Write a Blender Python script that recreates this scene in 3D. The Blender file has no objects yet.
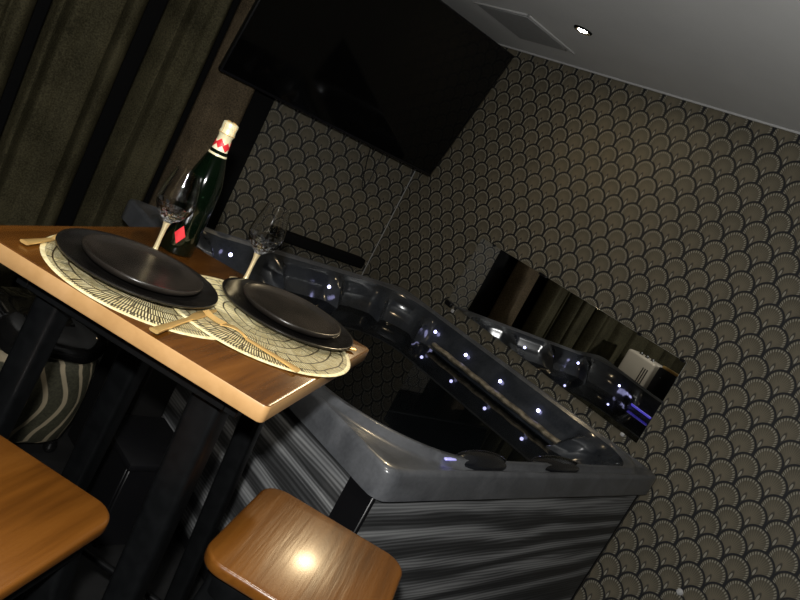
import bpy, bmesh, math, random
from mathutils import Vector, Matrix
random.seed(7)
C = bpy.context.scene.collection
PI = math.pi
XR, YB, ZC = 3.058, 3.70, 2.30          # right wall, back wall, ceiling

# ---------------------------------------------------------------- node helpers
class S:
    """a socket with arithmetic"""
    def __init__(s, nt, sock): s.nt, s.k = nt, sock
    def op(s, o, b=None, c=None):
        n = s.nt.nodes.new('ShaderNodeMath'); n.operation = o
        for i, v in enumerate((s, b, c)):
            if v is None: continue
            if isinstance(v, S): s.nt.links.new(v.k, n.inputs[i])
            else: n.inputs[i].default_value = v
        return S(s.nt, n.outputs[0])
    def __add__(s, b): return s.op('ADD', b)
    def __sub__(s, b): return s.op('SUBTRACT', b)
    def __mul__(s, b): return s.op('MULTIPLY', b)
    def __truediv__(s, b): return s.op('DIVIDE', b)
    def lt(s, b): return s.op('LESS_THAN', b)
    def gt(s, b): return s.op('GREATER_THAN', b)
    def floor(s): return s.op('FLOOR')
    def frac(s): return s.op('FRACT')
    def abs(s): return s.op('ABSOLUTE')
    def sqrt(s): return s.op('SQRT')
    def sin(s): return s.op('SINE')
    def atan2(s, b): return s.op('ARCTAN2', b)
    def mn(s, b): return s.op('MINIMUM', b)
    def mx(s, b): return s.op('MAXIMUM', b)
    def mix(s, a, b): return b * s + a * (s * -1.0 + 1.0) if isinstance(a, S) else (s * -1.0 + 1.0) * a + s * b
    def step(s, e0, e1):
        n = s.nt.nodes.new('ShaderNodeMapRange'); n.interpolation_type = 'SMOOTHSTEP'
        s.nt.links.new(s.k, n.inputs[0]); n.inputs[1].default_value = e0; n.inputs[2].default_value = e1
        return S(s.nt, n.outputs[0])

def new_mat(name):
    m = bpy.data.materials.new(name); m.use_nodes = True
    nt = m.node_tree
    return m, nt, nt.nodes['Principled BSDF']

def setp(b, **k):
    names = dict(rough='Roughness', metal='Metallic', spec='Specular IOR Level', coat='Coat Weight', coatr='Coat Roughness',
                 trans='Transmission Weight', ior='IOR', sheen='Sheen Weight', es='Emission Strength')
    for a, v in k.items():
        if a == 'col': b.inputs['Base Color'].default_value = (*v, 1)
        elif a == 'ec': b.inputs['Emission Color'].default_value = (*v, 1)
        else: b.inputs[names[a]].default_value = v

def coords(nt, kind='Object'):
    if kind == 'World':
        g = nt.nodes.new('ShaderNodeNewGeometry'); v = g.outputs['Position']
    else:
        g = nt.nodes.new('ShaderNodeTexCoord'); v = g.outputs[kind]
    s = nt.nodes.new('ShaderNodeSeparateXYZ'); nt.links.new(v, s.inputs[0])
    return v, [S(nt, o) for o in s.outputs]

def noise(nt, vec, scale, detail=3, stretch=(1, 1, 1), dist=0.0):
    mp = nt.nodes.new('ShaderNodeMapping'); nt.links.new(vec, mp.inputs[0]); mp.inputs[3].default_value = stretch
    n = nt.nodes.new('ShaderNodeTexNoise'); nt.links.new(mp.outputs[0], n.inputs['Vector'])
    n.inputs['Scale'].default_value = scale; n.inputs['Detail'].default_value = detail; n.inputs['Distortion'].default_value = dist
    return S(nt, n.outputs[0])

def ramp(fac, stops):
    n = fac.nt.nodes.new('ShaderNodeValToRGB'); fac.nt.links.new(fac.k, n.inputs[0])
    e = n.color_ramp.elements
    while len(e) < len(stops): e.new(0.5)
    for q, (p, c) in zip(e, stops): q.position = p; q.color = (*c, 1)
    return n.outputs[0]

def mixc(fac, a, b):
    n = fac.nt.nodes.new('ShaderNodeMix'); n.data_type = 'RGBA'
    fac.nt.links.new(fac.k, n.inputs[0])
    for i, v in ((6, a), (7, b)):
        if isinstance(v, tuple): n.inputs[i].default_value = (*v, 1)
        else: fac.nt.links.new(v, n.inputs[i])
    return n.outputs[2]

def bump(nt, b, h, strength=0.3, dist=0.01):
    n = nt.nodes.new('ShaderNodeBump'); nt.links.new(h.k, n.inputs['Height'])
    n.inputs['Strength'].default_value = strength; n.inputs['Distance'].default_value = dist
    nt.links.new(n.outputs[0], b.inputs['Normal'])

def flat(name, col, rough=0.5, **k):
    m, nt, b = new_mat(name); setp(b, col=col, rough=rough, **k); return m

def speck(name, c0, c1, scale, rough=0.5, stretch=(1, 1, 1), bs=0.0, kind='Object', lo=.35, hi=.65, **k):
    m, nt, b = new_mat(name); v, _ = coords(nt, kind)
    n = noise(nt, v, scale, 4, stretch); nt.links.new(ramp(n, [(lo, c0), (hi, c1)]), b.inputs['Base Color'])
    setp(b, rough=rough, **k)
    if bs: bump(nt, b, n, bs)
    return m

def wood(name, dark, mid, light, axis=0, rough=0.3, coat=0.4, fine=14, bs=0.05):
    m, nt, b = new_mat(name); v, _ = coords(nt)
    st = [1, 1, 1]; st[axis] = .07
    n1 = noise(nt, v, fine, 5, st, .6); n2 = noise(nt, v, fine * 6, 3, st)
    f = n1 * .75 + n2 * .25
    nt.links.new(ramp(f, [(.3, dark), (.5, mid), (.72, light)]), b.inputs['Base Color'])
    setp(b, rough=rough, coat=coat, coatr=.18); bump(nt, b, n2, bs, .002)
    return m

def wallpaper(name, axis):
    m, nt, b = new_mat(name); v, (x, y, z) = coords(nt, 'World')
    s = (x, y)[axis]
    P, H, R = .1182, .0703, .0591
    s = s - 1.1543; zz = z - 1.1465 + H * 40
    k = (zz / H).floor(); t = zz - k * H                     # height above the centre line of the row in front
    par = (k * .5).frac() * P                                 # half offset every second row
    def near(o):
        q = ((s + o) / P + 100.5).frac(); return (q - .5) * P
    d0 = near(par); d1 = near(par + P / 2)
    ins = (d0 * d0 + t * t).lt(R * R)
    dx = ins.mix(d1, d0); dz = ins.mix(t - H, t)
    r = (dx * dx + dz * dz).sqrt()
    up = dz.gt(0.0)
    edge = up.mix(dx.abs(), r)                                # distance like measure to outline
    low = (dz * -1.0).mx(0.0)
    # outline towards the scales in front
    qx = (dx.abs() * -1.0 + P / 2); qz = dz + H
    rf = (qx * qx + qz * qz).sqrt() - R
    line = edge.step(R - .0080, R - .0045).mx(rf.step(.0034, .0010))
    ang = dx.atan2(dz + .03)
    ribs = ((ang * 44.0).sin() * .5 + .5)
    toothband = edge.step(R - .0185, R - .0165) * edge.step(R - .0075, R - .0095) * dz.step(-.03, -.012)
    tooth = toothband * ((ang * 44.0).sin()).step(-.1, .4)
    lx = dx.abs() / .0048; lz = (dz + .030) / .015
    lf = (lx * lx + lz * lz).sqrt()
    leaf = lf.step(1.0, .75); halo = lf.step(2.0, 1.3)
    n = noise(nt, v, 7, 3); n2 = noise(nt, v, 160, 2)
    body = ribs * .30 + n * .35 + n2 * .2 + ((dx * dx + (dz + .01) * (dz + .01)).sqrt() * -8.0 + .55)
    cb = ramp(body, [(.25, (.060, .057, .042)), (.95, (.185, .160, .112))])
    c = mixc(line.mx(halo * .7), cb, (.018, .019, .021))
    c = mixc(tooth * .85, c, (.37, .35, .285))
    c = mixc(leaf, c, (.34, .32, .26))
    nt.links.new(c, b.inputs['Base Color']); setp(b, rough=.5, spec=.35)
    bump(nt, b, line * -1.0 + ribs * .2, .25, .002)
    return m

def mat_plank_grey():
    m, nt, b = new_mat('grey_wood_laminate'); v, (x, y, z) = coords(nt)
    n0 = noise(nt, v, 1.6, 2, (.5, .5, 3.0), .4)
    n1 = noise(nt, v, 4.0, 3, (.3, .3, 4.0), 1.0)
    band = ((z * 60.0) + n0 * 15.0).sin() * .5 + .5
    wv = nt.nodes.new('ShaderNodeTexWave'); mp = nt.nodes.new('ShaderNodeMapping')
    nt.links.new(v, mp.inputs[0]); mp.inputs[3].default_value = (.55, .55, 6.0); nt.links.new(mp.outputs[0], wv.inputs[0])
    wv.bands_direction = 'Z'; wv.inputs['Scale'].default_value = 4.0; wv.inputs['Distortion'].default_value = 9; wv.inputs['Detail'].default_value = 2; wv.inputs['Detail Scale'].default_value = .8
    w = S(nt, wv.outputs[1])
    f = band * .42 + n1 * .46 + w * .20 - .04
    nt.links.new(ramp(f, [(.3, (.035, .036, .037)), (.5, (.085, .088, .09)), (.66, (.21, .215, .22)), (.82, (.34, .35, .35))]), b.inputs['Base Color'])
    setp(b, rough=.5, spec=.3); return m

def mat_placemat():
    m, nt, b = new_mat('cream_cutout_placemat'); v, (x, y, z) = coords(nt)
    n = noise(nt, v, 9, 2); nf = noise(nt, v, 70, 2)
    r = (x * x + y * y).sqrt(); a = y.atan2(x)
    rr = r + (n - .5) * .02 + (a * 3.0).sin() * .004
    rings = ((rr * 38.0).frac() - .5).abs().step(.425, .455)
    cell = (rr * 38.0).floor()
    fine = ((a * 34.0 + cell * 1.7 + (n - .5) * 3.0).frac() - .5).abs().step(.20, .30)
    coarse = ((a * 5.6 + cell * .37).frac() - .5).abs().step(.455, .475)
    side = ((x * -.62 + y * -.78) / .2 + (n - .5) * .9).step(.02, .25)
    cut = rings.mx(side * fine).mx(coarse)
    rim = r.gt(.196)
    cut = cut * (rim * -1.0 + 1.0)
    base = ramp(nf, [(.3, (.70, .58, .28)), (.7, (.96, .87, .54))])
    nt.links.new(mixc(cut, base, (.045, .03, .012)), b.inputs['Base Color'])
    setp(b, rough=.42, spec=.4); return m

def mat_pouf():
    m, nt, b = new_mat('wavy_stripe_upholstery'); v, (x, y, z) = coords(nt)
    n = noise(nt, v, 3.0, 2)
    ph = (x + y) * 15.0 + (z * 21.0).sin() * .35 + (n - .5) * .6
    st = ((ph).frac() - .5).abs().step(.40, .345)
    stripe = st * -1.0 + 1.0
    nf = noise(nt, v, 120, 3)
    c = mixc(stripe, ramp(nf, [(.3, (.025, .024, .014)), (.7, (.06, .058, .036))]), (.30, .25, .165))
    nt.links.new(c, b.inputs['Base Color']); setp(b, rough=.6); return m

def mat_acrylic(name, c0, c1, rough=.22):
    m, nt, b = new_mat(name); v, _ = coords(nt)
    n = noise(nt, v, 6, 5, dist=1.2); n2 = noise(nt, v, 90, 2)
    nt.links.new(ramp(n * .75 + n2 * .25, [(.35, c0), (.65, c1)]), b.inputs['Base Color'])
    setp(b, rough=rough, spec=.5, coat=.3, coatr=.12); bump(nt, b, n2, .03, .002); return m

M = {}
M['table_wood'] = wood('honey_table_wood', (.050, .0165, .0016), (.105, .036, .0040), (.155, .058, .0085), 0, .27, .2, 20)
M['lit_edge_wood'] = wood('flash_lit_table_edge', (.36, .20, .075), (.45, .26, .105), (.52, .31, .14), 0, .4, .2, 9)  # edge painted paler than the top, for the flash striking it head on
M['seat_wood'] = wood('honey_seat_wood', (.060, .0195, .0020), (.118, .041, .0050), (.165, .062, .0095), 0, .33, .4, 15, .3)
M['black_steel'] = speck('black_powder_steel', (.0022, .0025, .0028), (.0037, .0041, .0045), 40, .4, spec=.25)
M['black_plastic'] = flat('black_plastic', (.006, .006, .007), .35)
M['matte_black'] = flat('matte_black', (.006, .006, .006), .8, spec=.1)
M['paper_right'] = wallpaper('fan_wallpaper_right', 1)
M['paper_back'] = wallpaper('fan_wallpaper_back', 0)
M['ceiling'] = speck('ceiling_paint', (.86, .87, .86), (.90, .91, .90), 3, .75, kind='World', spec=.2)
M['grey_wall'] = speck('dark_wall_paint', (.022, .022, .024), (.03, .03, .032), 5, .8, kind='World')
M['floor'] = wood('dark_floor_laminate', (.008, .008, .008), (.014, .014, .014), (.022, .022, .022), 0, .45, .1, 5)
M['white_trim'] = flat('white_trim', (.55, .55, .54), .5)
M['vent_dark'] = speck('vent_panel_grey', (.42, .43, .43), (.46, .47, .47), 60, .7)
M['laminate'] = mat_plank_grey()
M['rim'] = mat_acrylic('grey_marbled_acrylic', (.068, .072, .079), (.125, .131, .142), .28)
M['shell'] = mat_acrylic('dark_glossy_acrylic', (.020, .023, .028), (.045, .05, .058), .16)
M['pillow'] = mat_acrylic('black_pillow_rubber', (.006, .0065, .0085), (.011, .012, .015), .16)
M['strip'] = speck('beige_speckled_strip', (.10, .085, .06), (.34, .29, .21), 34, .35, bs=.4)
def water():
    m, nt, b = new_mat('dark_still_water'); v, _ = coords(nt)
    setp(b, col=(.004, .005, .006), rough=.015, spec=.5, ior=1.33)
    return m
M['water'] = water()
def led(name, c, s):
    m, nt, b = new_mat(name); setp(b, col=(.8, .8, .9), ec=c, es=s); return m
M['led'] = led('cool_white_led', (.55, .55, 1.0), 6)
M['blue'] = led('blue_glow', (.06, .04, .75), .55)
M['lamp'] = led('warm_lamp_lens', (1, .80, .48), 300)
M['mirror'] = flat('mirror_glass', (.86, .87, .87), .004, metal=1.0)
M['screen'] = flat('black_tv_glass', (.002, .002, .002), .06, spec=.35)
M['gold'] = flat('polished_gold', (.78, .50, .18), .30, metal=.55)
M['stem_gold'] = flat('satin_gold_stem', (.88, .72, .42), .32, metal=.4)
M['plate'] = speck('matte_black_stoneware', (.007, .0062, .0056), (.013, .0118, .0105), 26, .22, spec=.5, bs=.02)
M['plate_in'] = speck('mottled_black_stoneware', (.010, .0085, .007), (.027, .022, .0175), 9, .27, spec=.5, bs=.02)  # mottled, a little browner than the chargers
M['placemat'] = mat_placemat()
M['placemat_edge'] = flat('placemat_edge', (.72, .62, .40), .5)
def glass(name, col, rough=0.02, ior=1.45):
    m, nt, b = new_mat(name); setp(b, col=col, rough=rough, trans=1.0, ior=ior); return m
M['glass'] = glass('clear_crystal', (1, 1, 1))
M['bottle'] = flat('dark_green_bottle_glass', (.0012, .0035, .0014), .09, spec=.6, coat=.5)
M['foil'] = flat('pale_gold_foil', (.95, .86, .55), .34, metal=.2)
M['red'] = flat('red_label', (.72, .025, .035), .45)
M['foil_white'] = flat('cream_foil_band', (.95, .86, .60), .4)
M['steel'] = flat('satin_steel', (.55, .51, .43), .45, metal=.2)
M['chrome'] = flat('bright_chrome', (.85, .85, .85), .12, metal=1.0)
M['leaf'] = speck('dark_green_leaf', (.015, .04, .01), (.05, .11, .03), 20, .5)
M['pot'] = flat('dark_pot', (.03, .025, .02), .5)
M['pouf'] = mat_pouf()
M['patent'] = flat('black_patent_leather', (.006, .006, .006), .1, spec=.6, coat=.6)
M['clear_clip'] = flat('pale_clip', (.6, .6, .6), .2)
def curtain_mat(name, c0, c1):
    m, nt, b = new_mat(name); v, _ = coords(nt, 'World')
    n = noise(nt, v, 140, 3); n2 = noise(nt, v, 5, 4)
    f = n * .6 + n2 * .4
    nt.links.new(ramp(f, [(.36, c0), (.64, c1)]), b.inputs['Base Color'])
    setp(b, rough=.8, spec=.15); bump(nt, b, n, .5, .003); return m
M['curtain'] = curtain_mat('olive_speckled_curtain', (.027, .024, .012), (.100, .088, .048))
M['curtain_brown'] = curtain_mat('brown_speckled_curtain', (.060, .045, .027), (.19, .142, .085))

# ---------------------------------------------------------------- mesh helpers
class MB:
    def __init__(s): s.bm = bmesh.new(); s.mi = 0
    def _fin(s, faces):
        for f in faces: f.material_index = s.mi
    def grid(s, rings, cap0=False, cap1=False, close=True):
        vs = [[s.bm.verts.new(p) for p in r] for r in rings]; fs = []
        n = len(vs[0])
        for a, b in zip(vs, vs[1:]):
            for i in range(n if close else n - 1):
                j = (i + 1) % n
                fs.append(s.bm.faces.new((a[i], a[j], b[j], b[i])))
        if cap0: fs.append(s.bm.faces.new(vs[0][::-1]))
        if cap1: fs.append(s.bm.faces.new(vs[-1]))
        s._fin(fs); return s
    def lathe(s, prof, n=48, c=(0, 0, 0)):
        rings = [[(c[0] + r * math.cos(2 * PI * i / n), c[1] + r * math.sin(2 * PI * i / n), c[2] + z) for i in range(n)] for r, z in prof]
        return s.grid(rings, prof[0][0] > 1e-5, prof[-1][0] > 1e-5)
    def box(s, lo, hi, bev=0.0, seg=2, mat=None):
        t = bmesh.new(); bmesh.ops.create_cube(t, size=1)
        for v in t.verts:
            v.co = Vector([(lo[i] + hi[i]) / 2 + v.co[i] * (hi[i] - lo[i]) for i in range(3)])
        if bev: bmesh.ops.bevel(t, geom=t.edges[:], offset=bev, segments=seg, affect='EDGES', profile=.5)
        if mat is not None: bmesh.ops.transform(t, matrix=mat, verts=t.verts)
        return s.merge(t)
    def merge(s, t):
        me = bpy.data.meshes.new('tmp'); t.to_mesh(me); t.free()
        k = len(s.bm.faces); s.bm.from_mesh(me); bpy.data.meshes.remove(me)
        s.bm.faces.ensure_lookup_table(); s._fin(s.bm.faces[k:]); return s
    def tube(s, pts, r, n=10, cap=True):
        pts = [Vector(p) for p in pts]; rs = r if isinstance(r, (list, tuple)) else [r] * len(pts)
        rings = []; up = None
        for i, p in enumerate(pts):
            d = (pts[min(i + 1, len(pts) - 1)] - pts[max(i - 1, 0)]).normalized()
            if up is None: up = d.orthogonal().normalized()
            a = (up - d * up.dot(d)).normalized(); up = a; b = d.cross(a)
            rings.append([p + (a * math.cos(2 * PI * k / n) + b * math.sin(2 * PI * k / n)) * rs[i] for k in range(n)])
        return s.grid(rings, cap, cap)
    def sweep(s, pts, ws, hs, side):
        """flat bar through pts, half width ws along `side`, half height hs"""
        rings = []
        for p, w, h in zip(pts, ws, hs):
            p = Vector(p); a = Vector(side); u = Vector((0, 0, 1))
            rings.append([p + a * w * c + u * h * q for c, q in ((-1, -.5), (-.6, -1), (.6, -1), (1, -.5), (1, .5), (.6, 1), (-.6, 1), (-1, .5))])
        return s.grid(rings, True, True)
    def prism(s, poly, z0, z1, bev=0.0, seg=3):
        t = bmesh.new(); f = t.faces.new([t.verts.new((x, y, z0)) for x, y in poly])
        r = bmesh.ops.extrude_face_region(t, geom=[f])
        for v in r['geom']:
            if isinstance(v, bmesh.types.BMVert): v.co.z = z1
        bmesh.ops.recalc_face_normals(t, faces=t.faces)
        if bev:
            es = [e for e in t.edges if abs(e.verts[0].co.z - e.verts[1].co.z) < 1e-6]
            bmesh.ops.bevel(t, geom=es, offset=bev, segments=seg, affect='EDGES', profile=.5)
        return s.merge(t)
    def ball(s, c, r, sc=(1, 1, 1), seg=20):
        t = bmesh.new(); bmesh.ops.create_uvsphere(t, u_segments=seg, v_segments=max(6, seg // 2), radius=r)
        for v in t.verts: v.co = Vector((c[0] + v.co.x * sc[0], c[1] + v.co.y * sc[1], c[2] + v.co.z * sc[2]))
        return s.merge(t)
    def build(s, name, mat, parent=None, smooth=True, ang=40, xf=None, mats=None):
        me = bpy.data.meshes.new(name)
        bmesh.ops.recalc_face_normals(s.bm, faces=s.bm.faces)
        if xf is not None: bmesh.ops.transform(s.bm, matrix=xf, verts=s.bm.verts)
        if smooth:
            lim = math.radians(ang)
            for f in s.bm.faces: f.smooth = True
            for e in s.bm.edges:
                if len(e.link_faces) == 2 and e.calc_face_angle(0) > lim: e.smooth = False
        s.bm.to_mesh(me); s.bm.free()
        for m_ in (mats or [mat]): me.materials.append(m_)
        o = bpy.data.objects.new(name, me); C.objects.link(o)
        if parent: o.parent = parent
        return o

def tag(o, label=None, cat=None, group=None, kind=None):
    for k, v in (('label', label), ('category', cat), ('group', group), ('kind', kind)):
        if v: o[k] = v
    return o
def thing(name, label, cat, loc=(0, 0, 0), rz=0, group=None):
    o = bpy.data.objects.new(name, None); C.objects.link(o); o.empty_display_size = .1
    o.location = loc; o.rotation_euler = (0, 0, rz)
    return tag(o, label, cat, group)
def dup(root, loc, rz, label):
    r = root.copy(); C.objects.link(r); r.location = loc; r.rotation_euler = (0, 0, rz); r['label'] = label
    for ch in list(root.children):
        c = ch.copy(); C.objects.link(c); c.parent = r
        for g in list(ch.children):
            d = g.copy(); C.objects.link(d); d.parent = c
    return r
def struct(name, mb, mat, **k):
    return tag(mb.build(name, mat, **k), kind='structure')
def rrect(w, h, r, n=8):
    out = []
    for cx, cy, a0 in ((w / 2 - r, h / 2 - r, 0), (-w / 2 + r, h / 2 - r, 90), (-w / 2 + r, -h / 2 + r, 180), (w / 2 - r, -h / 2 + r, 270)):
        for i in range(n + 1):
            a = math.radians(a0 + 90 * i / n); out.append((cx + r * math.cos(a), cy + r * math.sin(a)))
    return out

# ---------------------------------------------------------------- room shell
XL, YF = -1.6, -1.7
struct('floor', MB().box((XL, YF, -.08), (XR + .1, YB + .1, 0)), M['floor'], smooth=False)
struct('ceiling', MB().box((XL, YF, ZC), (XR + .1, YB + .1, ZC + .1)), M['ceiling'], smooth=False)
struct('wall_right', MB().box((XR, YF, 0), (XR + .1, YB + .1, ZC)), M['paper_right'], smooth=False)
XW = 1.945
struct('wall_back', MB().box((XW, YB, 0), (XR, YB + .1, ZC)), M['paper_back'], smooth=False)
struct('wall_behind', MB().box((XL, YB, 0), (XW, YB + .1, ZC)), M['matte_black'], smooth=False)  # blackened so gaps between the curtains stand for shaded folds
struct('wall_left', MB().box((XL - .1, YF, 0), (XL, YB + .1, ZC)), M['grey_wall'], smooth=False)
struct('wall_front', MB().box((XL - .1, YF - .1, 0), (XR + .1, YF, ZC)), M['grey_wall'], smooth=False)
struct('trim_1', MB().box((XR - .004, YB - .004, .0), (XR, YB, ZC)), M['vent_dark'], smooth=False)
struct('trim_2', MB().box((XR - .008, YF, ZC - .008), (XR, YB, ZC)), M['white_trim'], smooth=False)

# ceiling access panel: raised white frame on two near sides, grey recessed panel
hp = thing('ceiling_vent', 'grey square vent panel with thin pale frame in ceiling', 'vent', (2.62, 2.92, ZC))
f = MB()
for lo, hi in (((-.2, -.21, -.008), (.2, -.2, 0)), ((-.2, -.21, -.008), (-.19, .21, 0)), ((.19, -.21, -.004), (.2, .21, 0)), ((-.2, .2, -.004), (.2, .21, 0))):
    f.box(lo, hi, .0015, 1)
f.build('frame', M['white_trim'], hp)
MB().box((-.172, -.178, -.006), (.186, .198, 0), .003, 1).build('panel', M['vent_dark'], hp)
MB().lathe([(.0, -.011), (.005, -.010), (.006, -.006)], 12, (.17, -.17, 0)).build('latch', M['chrome'], hp)

# recessed downlight
dl = thing('ceiling_spotlight', 'small round lit recessed spotlight in the ceiling', 'light', (2.454, 2.383, ZC))
MB().lathe([(.030, -.004), (.034, -.007), (.042, -.005), (.045, 0), (.030, 0)], 32).build('trim_ring', M['matte_black'], dl)
MB().lathe([(0, -.006), (.018, -.0055), (.026, -.003), (.029, -.001)], 24).build('lens', M['lamp'], dl)

# small round wall hook low on right wall
MB().lathe([(0, .016), (.006, .016), (.008, .012), (.006, .009), (.0125, .005), (.014, 0)], 20).build('h', M['clear_clip'])
hk = C.objects['h']; hk.name = 'wall_hook'; hk.rotation_euler = (0, -PI / 2, 0); hk.location = (XR, .978, .436)
tag(hk, 'small pale round hook low on the fan wallpaper', 'hook')

# ---------------------------------------------------------------- curtains (hung on a rail near the back wall)
def curtain(x0, x1, folds, y, mat, label, amp=.05):
    xs = [x0 + (x1 - x0) * i / max(8, int((x1 - x0) / .006)) for i in range(max(8, int((x1 - x0) / .006)) + 1)]
    def yy(x, k):
        d = 0.0
        for fx, fw, fd in folds:
            t = abs(x - fx) / fw
            if t < 1: d += fd * (.5 + .5 * math.cos(PI * t))
        d += .010 * math.sin(x * 17 + .6 * k) + .005 * math.sin(x * 43 + 1.3)
        e = min(x - x0, x1 - x) / .06
        if e < 1: d += .09 * (1 - e) ** 2
        return y + d
    zs = [.015, .4, .8, 1.2, 1.6, 2.0, 2.255]
    mb = MB(); mb.grid([[(x + .008 * math.sin(z * 1.7 + x * 3), yy(x, z), z) for x in xs] for z in zs], close=False)
    o = mb.build('curtain', mat, ang=180)
    sm = o.modifiers.new('thick', 'SOLIDIFY'); sm.thickness = .004
    return tag(o, label, 'curtain', 'floor length curtains on the back wall')
curtain(-1.2, .695, [(-.9, .09, .1), (-.6, .05, .08), (-.3, .1, .1), (.05, .05, .08), (.35, .06, .08), (.60, .03, .03)], 3.45, M['curtain'], 'widest olive curtain, leftmost of the row, running off the left edge')
curtain(.755, 1.10, [(.80, .02, .07), (1.01, .022, .07), (.9, .05, .012)], 3.46, M['curtain'], 'olive speckled curtain above the table, two thin dark folds in it')
curtain(1.18, 1.445, [(1.255, .02, .08), (1.36, .04, .015)], 3.46, M['curtain'], 'narrow olive curtain behind the tub corner, one thin fold')
curtain(1.515, 1.775, [(1.65, .05, .01)], 3.55, M['curtain_brown'], 'brown speckled curtain behind the champagne bottle')
tag(MB().tube([(-1.3, 3.49, 2.28), (1.49, 3.49, 2.28)], .012, 12).build('curtain_rail', M['black_steel']), 'black curtain rail along the ceiling above the olive curtains', 'rail')

# ---------------------------------------------------------------- television
tv = thing('television', 'large black flat screen television tilted down below the ceiling', 'television')
W, H = 1.455, .832
T = Matrix.Translation((2.898, 3.361, 1.404)) @ Matrix.Rotation(math.radians(.55), 4, 'Z') @ Matrix.Rotation(math.radians(11.7), 4, 'X')
# local: x from -W..0, z up 0..H, front faces -y
MB().box((-W, 0, 0), (0, .035, H), .004, 2).build('casing', M['black_plastic'], tv, xf=T)
MB().box((-W + .008, -.003, .014), (-.008, .001, H - .008), .001, 1).build('screen', M['screen'], tv, xf=T)
MB().box((-W + .25, .035, .1), (-.25, .065, .5), .01, 2).build('back_housing', M['black_plastic'], tv, xf=T)
bk = MB()
for x in (1.9, 2.3):
    bk.box((x - .02, 3.40, 1.74), (x + .02, YB - .004, 1.79), .004, 1)
bk.box((1.85, YB - .018, 1.55), (2.40, YB - .003, 1.95), .004, 1)
bk.box((1.85, 3.385, 1.72), (2.40, 3.42, 1.81), .004, 1)
bk.build('wall_bracket', M['black_steel'], tv)
cb = [(2.62 + .055 * math.sin(t * 3.1) + .13 * t, 3.69, 1.56 - .42 * math.sin(PI * t) ** .8) for t in [i / 24 for i in range(25)]]
tag(MB().tube(cb, .003, 8).build('hanging_cable', M['black_plastic']), 'thin black cable looping on the wallpaper under the television', 'cable')

# long black bar on the wall just above the tub
sb = thing('wall_bar', 'long thin black bar on wallpaper behind the hot tub', 'bar', (2.62, YB, .70))
MB().box((-.36, -.07, -.035), (.36, -.005, .03), .008, 3).build('housing', M['matte_black'], sb)
MB().box((-.30, -.012, -.02), (.30, 0, .02), .002, 1).build('wall_plate', M['matte_black'], sb)

# ---------------------------------------------------------------- mirror on the right wall
mi = thing('wall_mirror', 'long frameless wall mirror above the right rim of the tub', 'mirror', (XR, 2.175, 1.03))
MB().box((-.006, -.713, -.208), (-.001, .713, .212), .001, 1).build('mirror_glass', M['mirror'], mi)
for y, z, s in ((.60, .212, 1), (-.69, .212, 1), (-.45, .212, 1), (.20, .212, 2.2)):  # the wide one stands for a dark reflection along the top edge
    MB().box((-.011, y - .012 * s, z - .008), (0, y + .012 * s, z + .006), .002, 1).build('clip', M['black_plastic'], mi)
MB().box((-.02, .66, -.228), (0, .72, -.198), .004, 1).build('clip', M['black_plastic'], mi)
MB().box((-.012, .63, -.245), (0, .65, -.225), .003, 1).build('clip', M['clear_clip'], mi)
MB().box((-.012, -.645, -.222), (0, -.625, -.206), .003, 1).build('clip', M['clear_clip'], mi)

# ---------------------------------------------------------------- hot tub
TA = math.radians(5.25)
TW, TL = 1.745, 1.805
tub = thing('hot_tub', 'dark acrylic hot tub with grey wood look panels and lit edge', 'hot tub', (1.311, 1.129, 0), TA)
def sdf_rr(x, y, ins, rad):
    # rad: corner radii (N, R, K, L)
    hx, hy = TW / 2 - ins, TL / 2 - ins
    r = rad[0] if x < 0 and y < 0 else rad[1] if x >= 0 and y < 0 else rad[2] if x >= 0 else rad[3]
    qx, qy = abs(x) - hx + r, abs(y) - hy + r
    return math.hypot(max(qx, 0), max(qy, 0)) + min(max(qx, qy), 0) - r
def ring(ins, rad, z, n=240, mod=None):
    out = []
    for i in range(n):
        # perimeter-even directions
        s = i / n * 4; k = int(s); t = s - k; t = t * 2 - 1
        bx, by = ((t, -1), (1, t), (-t, 1), (-1, -t))[k]
        bx *= TW / 2; by *= TL / 2
        lo, hi = 0.0, 1.0
        for _ in range(40):
            m_ = (lo + hi) / 2
            if sdf_rr(bx * m_, by * m_, ins + (mod(k, t) if mod else 0), rad) < 0: lo = m_
            else: hi = m_
        zz = z(k, t) if callable(z) else z
        px, py = bx * lo + TW / 2, by * lo + TL / 2
        k_ = max(0, 1 - px / .42) * max(0, min(1, (py - TL + .5) / .4))      # far left corner is drawn out a little
        out.append((px, py + .065 * k_, zz + (.016 * k_ if zz > .63 else 0)))
    return out
def scal(depth):
    # ridges between the seat bays along every side (param t in -1..1)
    ridg = {0: (-.45, .1, .62), 1: (-.72, .70), 2: (-.82, -.36, .16, .72), 3: (-.6, 0, .6)}
    def f(k, t):
        v = 0
        for c in ridg[k]:
            d = abs(t - c) / .085
            if d < 1: v = max(v, (1 - d) ** 1.5)
        return depth * (v - .3)
    return f
r_out = (.045,) * 4
lip = MB()
lip.grid([ring(.03, r_out, .675), ring(.0, r_out, .678), ring(.0, r_out, .755), ring(.004, r_out, .765), ring(.014, (.05,) * 4, .77),
          ring(.026, (.10, .08, .10, .10), .764), ring(.040, (.33, .12, .16, .16), .753), ring(.047, (.40, .14, .18, .18), .757), ring(.052, (.42, .16, .2, .2), .775),
          ring(.062, (.43, .18, .22, .22), .776), ring(.075, (.44, .2, .24, .24), .763)])
lip.build('rim', M['rim'], tub, ang=50)
sh = MB()
ra, rb = (.44, .2, .24, .24), (.42, .28, .34, .30)
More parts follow.
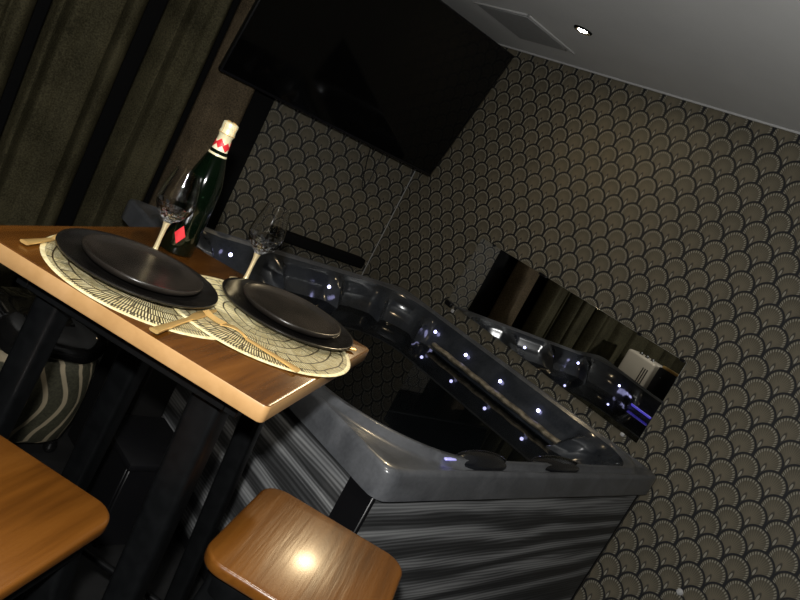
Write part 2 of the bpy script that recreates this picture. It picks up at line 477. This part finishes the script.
sh.grid([ring(.073, ra, .764), ring(.085, ra, .745, mod=scal(.01)), ring(.105, rb, .725, mod=scal(.05)), ring(.118, rb, .69, mod=scal(.085)), ring(.140, rb, .655, mod=scal(.095)),
         ring(.175, rb, .62, mod=scal(.085)), ring(.24, rb, .56), ring(.30, rb, .46), ring(.55, rb, .42), ring(.60, rb, .38), ring(.62, (.25,) * 4, .12), ring(.80, (.05,) * 4, .10)], cap1=True)
sh.build('shell', M['shell'], tub, ang=60)
# cabinet: side panels, corner posts, base
cb_ = .03
MB().box((cb_ + .01, cb_, .06), (TW - cb_ - .012, cb_ + .02, .676), .002, 1).build('side_panel', M['laminate'], tub)
MB().box((cb_, cb_ + .10, .06), (cb_ + .02, TL - cb_ - .06, .676), .002, 1).build('side_panel', M['laminate'], tub)
MB().box((cb_ + .01, TL - cb_ - .02, .06), (TW - cb_ - .01, TL - cb_, .676), .002, 1).build('side_panel', M['laminate'], tub)
MB().box((TW - cb_ - .02, cb_ + .05, .06), (TW - cb_, TL - cb_ - .05, .676), .002, 1).build('side_panel', M['laminate'], tub)
for x0, y0, x1, y1 in ((cb_ - .004, cb_ - .002, cb_ + .012, cb_ + .102), (TW - cb_ - .014, cb_ - .004, TW - cb_ + .004, cb_ + .05), (cb_ - .004, TL - cb_ - .06, cb_ + .014, TL - cb_ + .004), (TW - cb_ - .014, TL - cb_ - .05, TW - cb_ + .004, TL - cb_ + .004)):
    MB().box((x0, y0, .03), (x1, y1, .677), .003, 1).build('corner_post', M['black_plastic'], tub)
MB().box((.05, .05, 0), (TW - .05, TL - .05, .06), .004, 1).build('base', M['black_plastic'], tub)
MB().lathe([(0, .012), (.010, .012), (.013, .006), (.017, 0)], 20).build('drain_cap', M['black_plastic'], tub, xf=Matrix.Translation((.30, cb_, .40)) @ Matrix.Rotation(PI / 2, 4, 'X'))
# headrest pillows on the near inside edge
for u, l, hh in ((.50, .14, .034), (.97, .17, .028)):
    MB().ball((u, .078, .757), 1, (l, .045, hh), 32).build('headrest', M['pillow'], tub)
# beige textured strip at the waterline on the wall side
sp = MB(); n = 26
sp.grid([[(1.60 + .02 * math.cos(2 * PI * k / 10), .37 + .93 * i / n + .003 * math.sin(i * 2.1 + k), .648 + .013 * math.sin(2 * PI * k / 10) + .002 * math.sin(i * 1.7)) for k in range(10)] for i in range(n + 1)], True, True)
ws = sp.build('waterline_strip', M['strip'], tub); ws['label'] = 'beige textured strip'
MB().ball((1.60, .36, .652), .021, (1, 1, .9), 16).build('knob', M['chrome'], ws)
# points of light
for u, v, z in ((1.635, 1.36, .70), (1.637, 1.115, .70), (1.64, .86, .70), (1.64, .60, .70), (1.64, .35, .70), (1.055, 1.645, .70), (.455, 1.67, .715), (.135, .95, .70), (.135, 1.50, .70)):
    MB().ball((u, v, z), .009, seg=12).build('light_point', M['led'], tub)
MB().box((.150, 1.14, .640), (.168, 1.36, .655), .004, 1).build('light_strip', M['blue'], tub)
MB().box((.30, .066, .764), (.40, .078, .772), .003, 1).build('light_strip', M['blue'], tub)
wt = MB(); wt.grid([ring(.172, rb, .62, mod=scal(.085)), ring(.5, rb, .62), ring(.8, (.05,) * 4, .62)], cap1=True)
wo = wt.build('hot_tub_water', M['water'], smooth=False)
wo.location = (1.311, 1.129, 0); wo.rotation_euler = (0, 0, TA)
tag(wo, 'still dark water filling the hot tub', 'water', kind='stuff')

# spa step beside the tub's left side
stp = thing('spa_step', 'black step with an added dark box against the left side of the hot tub', 'step', (1.09, 1.90, 0), TA)
MB().box((-.11, -.14, .285), (.125, .14, .31), .006, 2).build('tread', M['black_plastic'], stp)
for y in (-.13, .115):
    MB().box((-.10, y, 0), (.12, y + .015, .285), .003, 1).build('side_board', M['black_plastic'], stp)
MB().box((-.10, -.115, 0), (-.085, .115, .285), .003, 1).build('front_board', M['black_plastic'], stp)
MB().box((.005, .145, 0), (.12, .47, .565), .004, 1).build('added_dark_box', M['matte_black'], stp)  # added box that keeps the tub panel behind the table legs black
MB().box((-.002, .135, .565), (.122, .48, .59), .006, 2).build('tread', M['black_plastic'], stp)  # top of the added dark box

# ---------------------------------------------------------------- bar table
cen = Vector((.706, 1.256)); TR = math.radians(37.6); S2 = .295
tb = thing('bar_table', 'square wooden bar table with black steel legs set for two', 'table', (cen.x, cen.y, 0), TR)
mb = MB(); mb.prism([(x, y + .0075) for x, y in rrect(.59, .605, .012, 4)], 1.018, 1.05, .004, 2)
for fc in mb.bm.faces:
    if abs(fc.normal.z) < .6: fc.material_index = 1
mb.build('tabletop', M['table_wood'], tb, mats=[M['table_wood'], M['lit_edge_wood']])
ap = MB()
for lo, hi in (((-.235, -.235, .975), (.235, -.21, 1.018)), ((-.235, .21, .975), (.235, .235, 1.018)), ((-.235, -.21, .975), (-.21, .21, 1.018)), ((.21, -.21, .975), (.235, .21, 1.018))):
    ap.box(lo, hi, .002, 1)
ap.build('apron', M['black_steel'], tb)
def taper_leg(mb, top, bot, w0, w1, ang):
    rings = []
    for (p, w) in ((bot, w1), (top, w0)):
        c, s = math.cos(ang), math.sin(ang); q = []
        for (a, b) in rrect(w, w, w * .18, 3): q.append((p[0] + a * c - b * s, p[1] + a * s + b * c, p[2]))
        rings.append(q)
    mb.grid(rings, True, True); return mb
for sx, sy, w, k0, k1 in ((-1, -1, .066, .157, .205), (1, -1, .050, .146, .192), (1, 1, .066, .157, .205), (-1, 1, .054, .180, .215)):
    taper_leg(MB(), (sx * k0, sy * k0, 1.018), (sx * k1, sy * k1, .0), w, w * .8, 0).build('leg', M['black_steel'], tb, ang=60)
fr = MB()
for (a, b) in (((-1, 1), (1, 1)), ((1, -1), (1, 1)), ((-1, -1), (-1, 1))):
    k = .19
    fr.tube([(a[0] * k, a[1] * k, .26), (b[0] * k, b[1] * k, .26)], .009, 10)
fr.build('stretcher', M['black_steel'], tb)

# ---------------------------------------------------------------- bar stools
def make_stool(label, loc, rz):
    t = thing('bar_stool', label, 'stool', loc, rz, 'bar stools around the table')
    MB().prism(rrect(.335, .335, .05, 8), .722, .748, .007, 3).build('seat', M['seat_wood'], t)
    MB().prism(rrect(.30, .30, .045, 6), .672, .7225, .006, 2).build('seat_frame', M['black_steel'], t)
    for sx in (-1, 1):
        for sy in (-1, 1):
            taper_leg(MB(), (sx * .112, sy * .112, .70), (sx * .185, sy * .185, .0), .058, .032, 0).build('leg', M['black_steel'], t, ang=60)
    for a, b in (((-1, -1), (1, -1)), ((1, -1), (1, 1)), ((1, 1), (-1, 1)), ((-1, 1), (-1, -1))):
        k = .158
        MB().box((-.158, -.008, .245), (.158, .008, .28), .003, 1).build('foot_rail', M['black_steel'], t,
            xf=Matrix.Translation(((a[0] + b[0]) / 2 * k, (a[1] + b[1]) / 2 * k, 0)) @ Matrix.Rotation(math.atan2(b[1] - a[1], b[0] - a[0]), 4, 'Z'))
    for sx in (-1, 1):
        MB().lathe([(0, -.008), (.006, -.006), (.008, 0)], 12, (sx * .09, 0, .672)).build('screw', M['chrome'], t)
    return t
st1 = make_stool('wooden bar stool nearest the hot tub, glossy glare on its seat', (.915, .852, 0), math.radians(40.5))
st2 = dup(st1, (.338, .993, 0), math.radians(38), 'wooden bar stool at the lower left corner, seat partly out of frame')

# ---------------------------------------------------------------- table setting
TZ = 1.05
def placemat(loc, rz, label):
    mb = MB(); mb.lathe([(0, .002), (.196, .002), (.2025, .0022), (.2045, .001), (.2035, 0), (0, 0)], 96)
    o = mb.build('placemat', M['placemat']); o.location = loc; o.rotation_euler = (0, 0, rz)
    return tag(o, label, 'placemat', 'round placemats on the table')
placemat((.592, 1.255, TZ), 0, 'round cream cutout placemat under the left pair of plates')
placemat((.80, 1.187, TZ + .0026), .5, 'round cream cutout placemat under the right pair of plates, lapping the other')
PZ = TZ + .0055
def charger(loc, label):
    mb = MB(); mb.lathe([(0, 0), (.075, 0), (.09, .002), (.142, .0075), (.1525, .0110), (.1548, .0135), (.1545, .0158), (.1525, .0166), (.147, .0135), (.115, .008), (.09, .0065), (0, .006)], 96)
    o = mb.build('charger_plate', M['plate'], ang=60); o.location = loc
    return tag(o, label, 'plate', 'large black plates')
def plate(loc, label):
    mb = MB(); mb.lathe([(0, 0), (.07, 0), (.085, .002), (.106, .0085), (.1135, .0145), (.1155, .0185), (.1148, .0215), (.1125, .0225), (.1085, .0208), (.100, .0165), (.085, .0142), (0, .0135)], 96)
    o = mb.build('dinner_plate', M['plate_in'], ang=60); o.location = loc
    return tag(o, label, 'plate', 'smaller black plates')
c1, c2 = (.566, 1.278), (.897, 1.246)
charger((*c1, PZ), 'large black charger plate on the left placemat, by the bottle')
charger((*c2, PZ), 'large black charger plate on the right placemat, by the tub')
plate((c1[0], c1[1] - .008, PZ + .0068), 'smaller black plate stacked on the left charger plate')
plate((c2[0], c2[1] - .006, PZ + .0068), 'smaller black plate stacked on the right charger plate')

def cutlery(kind, p0, p1, label, z0=TZ + .009, z1=TZ + .006):
    """p0 handle end, p1 head end (table plane)"""
    p0, p1 = Vector((*p0, z0)), Vector((*p1, z1)); d = p1 - p0; L = d.length
    o = thing(kind, label, kind, p0, math.atan2(d.y, d.x), 'gold cutlery')
    o.rotation_euler = (0, -math.asin((z1 - z0) / L), math.atan2(d.y, d.x))
    n = 12; hx = [L * .55 * i / n for i in range(n + 1)]
    MB().sweep([(x, 0, 0) for x in hx], [.0085 - .004 * (i / n) ** .8 for i in range(n + 1)], [.0030 - .001 * i / n for i in range(n + 1)], (0, 1, 0)).build('handle', M['gold'], o)
    if kind == 'knife':
        mb = MB(); n = 14
        mb.sweep([(L * (.54 + .46 * i / n), .002 * math.sin(PI * i / n), 0) for i in range(n + 1)], [.0045 + .005 * math.sin(PI * min(1, i / n * 1.15 + .05)) if i < n else .001 for i in range(n + 1)], [.0011] * (n + 1), (0, 1, 0))
        mb.build('blade', M['gold'], o)
    else:
        mb = MB(); n = 10
        mb.sweep([(L * (.54 + .26 * i / n), 0, .006 * math.sin(PI * i / n)) for i in range(n + 1)], [.0042 + .008 * max(0, (i / n - .4) / .6) ** .8 for i in range(n + 1)], [.0016] * (n + 1), (0, 1, 0))
        for j in range(4):
            y = (j - 1.5) * .0062
            mb.tube([(L * .79, y, .002), (L * .88, y, .001), (L * .95, y, .002), (L, y * .95, .006)], [.0019, .0018, .0016, .0009], 8)
        mb.build('tines', M['gold'], o)
    return o
cutlery('knife', (.515, 1.022), (.70, 1.19), 'gold knife lying over the table edge side between the two plates')
cutlery('fork', (.783, .983), (.655, 1.148), 'gold fork lying on the right placemat, nearest the front edge', TZ + .0085, TZ + .0105)
cutlery('fork', (.362, 1.284), (.468, 1.388), 'gold fork with its handle left of the left plate, tines hidden', TZ + .0065, TZ + .0058)
cutlery('knife', (1.034, 1.157), (.865, 1.160), 'gold knife with only its handle tip showing past the right plate', TZ + .0068, TZ + .006)

def wine_glass(loc, rz, label):
    t = thing('wine_glass', label, 'glass', loc, rz, 'gold stemmed wine glasses')
    MB().lathe([(0, 0), (.034, 0), (.0345, .0015), (.030, .003), (.012, .006), (.0065, .011), (.0050, .022), (.0046, .045), (.0054, .066), (.0078, .080), (0, .083)], 40).build('stem', M['stem_gold'], t)
    out = [(.0072, .0805), (.012, .085), (.020, .092), (.029, .100), (.0365, .111), (.0402, .123), (.0402, .136), (.0375, .153), (.0335, .172), (.0295, .190), (.0283, .196)]
    inn = [(.0275, .196), (.0287, .190), (.0326, .172), (.0366, .153), (.0393, .136), (.0392, .124), (.0352, .113), (.026, .105), (.012, .100), (0, .099)]
    n = 48
    fac = lambda i, z: 1 + ((.05 if i % 4 < 2 else -.05) if z < .105 else 0)
    mb = MB()
    rings = [[(r_ * fac(i + 2 * (int(z * 1000) // 8 % 2), z) * math.cos(2 * PI * i / n), r_ * fac(i + 2 * (int(z * 1000) // 8 % 2), z) * math.sin(2 * PI * i / n), z) for i in range(n)] for r_, z in out]
    rings += [[(r_ * math.cos(2 * PI * i / n), r_ * math.sin(2 * PI * i / n), z) for i in range(n)] for r_, z in inn[:-1]]
    mb.grid(rings, True, True); mb.build('bowl', M['glass'], t, ang=12)
    return t
g1 = wine_glass((.646, 1.431, TZ), .2, 'wine glass with gold stem in front of the champagne bottle')
g2 = dup(g1, (.865, 1.414, TZ), .9, 'wine glass with gold stem behind the right plate, against the tub')

bt = thing('champagne_bottle', 'dark green champagne bottle with gold foil neck and red lozenge', 'bottle', (.729, 1.521, TZ))
body = [(0, .008), (.028, .003), (.037, 0), (.0405, .003), (.0415, .010), (.0415, .145), (.0410, .160), (.0388, .178), (.034, .198), (.0275, .220), (.0215, .240), (.0175, .252), (.0160, .262), (.0155, .275), (0, .276)]
MB().lathe(body, 56).build('glass_body', M['bottle'], bt)
MB().lathe([(.0172, .254), (.0176, .2535), (.0166, .262), (.0160, .272), (.0158, .284), (.0172, .287), (.0178, .291), (.0176, .296), (.0166, .299), (.0172, .304), (.0176, .310), (.0170, .315), (.013, .3175), (0, .318)], 40).build('neck_foil', M['foil'], bt)
MB().lathe([(.0217, .2395), (.0210, .2432), (.0205, .2440)], 40).build('foil_ring', M['foil'], bt)
MB().lathe([(.0178, .252), (.0181, .2515), (.0172, .2605), (.0165, .272), (.0161, .272), (.0170, .2605)], 40).build('foil_band', M['foil_white'], bt)
for a in range(6):
    th = a * PI / 3 + math.radians(226)
    mb = MB(); rows = []
    for i in range(9):
        q = i / 8; z = (.2525 if a % 2 else .2565) + .022 * q; w = .0001 + .0108 * (1 - abs(2 * q - 1)); rr = .0184 - .0016 * q
        rows.append([(rr * math.cos(th + w / rr * s), rr * math.sin(th + w / rr * s), z) for s in (-1, -.5, 0, .5, 1)])
    mb.grid(rows, close=False); mb.build('red_diamond', M['red'], bt, ang=180)
# wire cage over the cork
wc = MB()
for a in range(4):
    th = a * PI / 2 + .4
    wc.tube([(.0182 * math.cos(th), .0182 * math.sin(th), .291), (.0170 * math.cos(th), .0170 * math.sin(th), .300), (.0180 * math.cos(th), .0180 * math.sin(th), .311), (.013 * math.cos(th), .013 * math.sin(th), .3185), (.004 * math.cos(th), .004 * math.sin(th), .319)], .0007, 6)
wc.tube([(.0186 * math.cos(t * .2), .0186 * math.sin(t * .2), .2905) for t in range(33)], .0008, 6)
wc.build('wire_cage', M['gold'], bt)
# red lozenge low on the body
th = math.radians(241); rows = []
for i in range(13):
    q = i / 12; z = .026 + .044 * q; w = .0002 + .0125 * (1 - abs(2 * q - 1)); rr = .0418
    rows.append([(rr * math.cos(th + w / rr * s), rr * math.sin(th + w / rr * s), z) for s in (-1, -.5, 0, .5, 1)])
MB().grid(rows, close=False).build('red_lozenge', M['red'], bt, ang=180)

# ---------------------------------------------------------------- things left of the tub
pf = thing('pouf', 'dark pouf with wavy pale stripes under the table at left', 'pouf', (.82, 2.36, 0), math.radians(8))
n = 64; P0 = rrect(.36, .36, .11, 15)
def pr(k, z): return [(x * k, y * k, z) for x, y in P0]
MB().grid([pr(.84, .05), pr(.94, .07), pr(1.0, .14), pr(1.02, .23), pr(1.0, .33), pr(.96, .37), pr(.9, .385)], True, True).build('upholstery', M['pouf'], pf)
mb = MB(); rows = []
for k, z in ((.9, .38), (1.01, .39), (1.03, .415), (.98, .45), (.8, .475), (.62, .482), (.45, .486), (.3, .488), (.1, .489)):
    rows.append([(x * k, y * k, z + .014 * math.sin(31 * x * k + 3) * math.sin(37 * y * k + 1)) for x, y in P0])
mb.grid(rows, True, True); mb.build('cushion', M['patent'], pf, ang=60)
for sx in (-1, 1):
    for sy in (-1, 1):
        MB().lathe([(0, 0), (.012, 0), (.022, .012), (.024, .028), (.018, .05), (0, .055)], 20, (sx * .125, sy * .125, 0)).build('foot', M['patent'], pf)

sd = thing('sideboard', 'black sideboard seen only in the wall mirror', 'cabinet', (.20, 2.95, 0))
MB().box((-.45, -.40, .05), (.26, .36, .60), .006, 2).build('carcass', M['black_plastic'], sd)
for y in (-.21, .17):
    d = MB().box((.26, y - .185, .08), (.275, y + .185, .57), .003, 1).build('door', M['black_plastic'], sd)
    MB().tube([(.285, y + .15, .30), (.285, y + .15, .38)], .005, 8).build('handle', M['chrome'], d)
MB().box((-.43, -.38, 0), (.24, .34, .05), .003, 1).build('plinth', M['black_plastic'], sd)

ca = thing('toaster', 'satin steel appliance with dark slots reflected in the mirror', 'appliance', (.34, 3.07, .60))
MB().box((-.11, -.145, .015), (.11, .145, .275), .022, 4).build('body', M['steel'], ca)
for k in range(3):
    MB().box((.108, -.115 + .022 * k, .05), (.1125, -.105 + .022 * k, .20), .001, 1).build('slot', M['black_plastic'], ca)
MB().box((-.105, -.14, 0), (.105, .14, .016), .003, 1).build('base', M['black_plastic'], ca)
for k in range(3):
    MB().lathe([(0, .024), (.012, .022), (.016, .012), (.017, 0)], 20, (.05, -.07 + .06 * k, .274)).build('knob', M['chrome'], ca)
cm = thing('coffee_machine', 'black appliance with a gold lid edge reflected in mirror', 'appliance', (.33, 2.78, .60))
MB().box((-.12, -.11, 0), (.12, .11, .28), .012, 3).build('body', M['black_plastic'], cm)
MB().box((.06, -.08, .28), (.115, .09, .302), .005, 2).build('lid_edge', M['gold'], cm)
MB().ball((.121, .05, .2), .006, seg=10).build('lamp', M['chrome'], cm)
for i, (px, py, hh, lab) in enumerate(((.02, 3.13, .60, 'bushy green potted plant behind the steel appliance, seen in mirror'), (.02, 2.79, .60, 'bushy green potted plant behind the black appliance, seen in mirror'))):
    pl = thing('potted_plant', lab, 'plant', (px, py, hh), 0, 'plants on the sideboard')
    MB().lathe([(0, 0), (.04, 0), (.055, .12), (.058, .13), (.05, .13), (.045, .11), (0, .11)], 24).build('pot', M['pot'], pl)
    lf = MB()
    for k in range(60):
        a = random.uniform(0, 2 * PI); el = random.uniform(.4, 1.4); L = random.uniform(.09, .16)
        d = Vector((math.cos(a) * math.cos(el), math.sin(a) * math.cos(el), math.sin(el)))
        b0 = Vector((0, 0, .11)); p1 = b0 + d * L; sde = d.cross(Vector((0, 0, 1))).normalized() * .012
        mid = b0 + d * L * .6
        if abs(px + mid.x) > 0:
            lf.grid([[b0, b0 + sde * .05], [mid - sde, mid + sde], [p1, p1 + sde * .05 + Vector((0, 0, -.02))]], close=False)
    lf.build('foliage', M['leaf'], pl)

# ---------------------------------------------------------------- lights
def lamp(name, kind, loc, energy, col, **k):
    l = bpy.data.lights.new(name, kind); l.energy = energy; l.color = col
    for a, v in k.items(): setattr(l, a, v)
    o = bpy.data.objects.new(name, l); C.objects.link(o); o.location = loc; return o
def aim(o, d): o.rotation_euler = Vector(d).to_track_quat('-Z', 'Y').to_euler()
R_, U_, F_ = Vector((.7046, -.5413, .4588)), Vector((-.2267, .4410, .8684)), Vector((.6724, .7159, -.1880))
CAM = Vector((0, 0, 1.5))
fl = lamp('camera_flash', 'SPOT', CAM + U_ * .12, 124, (1, .985, .955), spot_size=math.radians(135), spot_blend=.45, shadow_soft_size=.022)
aim(fl, F_)
d1 = lamp('downlight_beam', 'SPOT', (2.454, 2.383, ZC - .02), 1.5, (1, .72, .42), spot_size=math.radians(120), spot_blend=.6, shadow_soft_size=.03)
aim(d1, (.25, 0, -1))
d4 = lamp('seat_glare_beam', 'SPOT', (2.40, 2.33, ZC - .03), 48, (1, .78, .46), spot_size=math.radians(26), spot_blend=.8, shadow_soft_size=.045)  # extra beam beside the downlight, added for glare on the near stool seat
aim(d4, Vector((.93, .80, .75)) - d4.location)
d2 = lamp('table_fill', 'SPOT', (.45, .75, ZC - .03), 24, (1, .90, .76), spot_size=math.radians(120), spot_blend=.7, shadow_soft_size=.03)  # unseen fill added overhead to brighten the tabletop and seats
aim(d2, (0, 0, -1))

d3 = lamp('appliance_fill', 'SPOT', (1.25, 2.75, ZC - .03), 60, (1, .93, .82), spot_size=math.radians(17), spot_blend=.4, shadow_soft_size=.03)  # unseen, added in place of flash bounced off the mirror onto the appliance
aim(d3, Vector((.45, 3.07, .74)) - d3.location)

w = bpy.data.worlds.new('room_ambient'); bpy.context.scene.world = w; w.use_nodes = True
w.node_tree.nodes['Background'].inputs[0].default_value = (.5, .55, .65, 1); w.node_tree.nodes['Background'].inputs[1].default_value = .01

# ---------------------------------------------------------------- camera
cd = bpy.data.cameras.new('camera'); co = bpy.data.objects.new('camera', cd); C.objects.link(co)
m3 = Matrix((R_, U_, -F_)).transposed().to_4x4(); m3.translation = CAM
co.matrix_world = m3
cd.sensor_fit = 'HORIZONTAL'; cd.sensor_width = 36; cd.lens = 727.7 * 36 / 800; cd.clip_start = .02
sc = bpy.context.scene; sc.camera = co
sc.view_settings.view_transform = 'Standard'; sc.view_settings.look = 'None'; sc.view_settings.exposure = 0
sc.cycles.use_denoising = True; sc.cycles.caustics_reflective = True; sc.cycles.caustics_refractive = True
sc.cycles.max_bounces = 10; sc.cycles.sample_clamp_indirect = 6
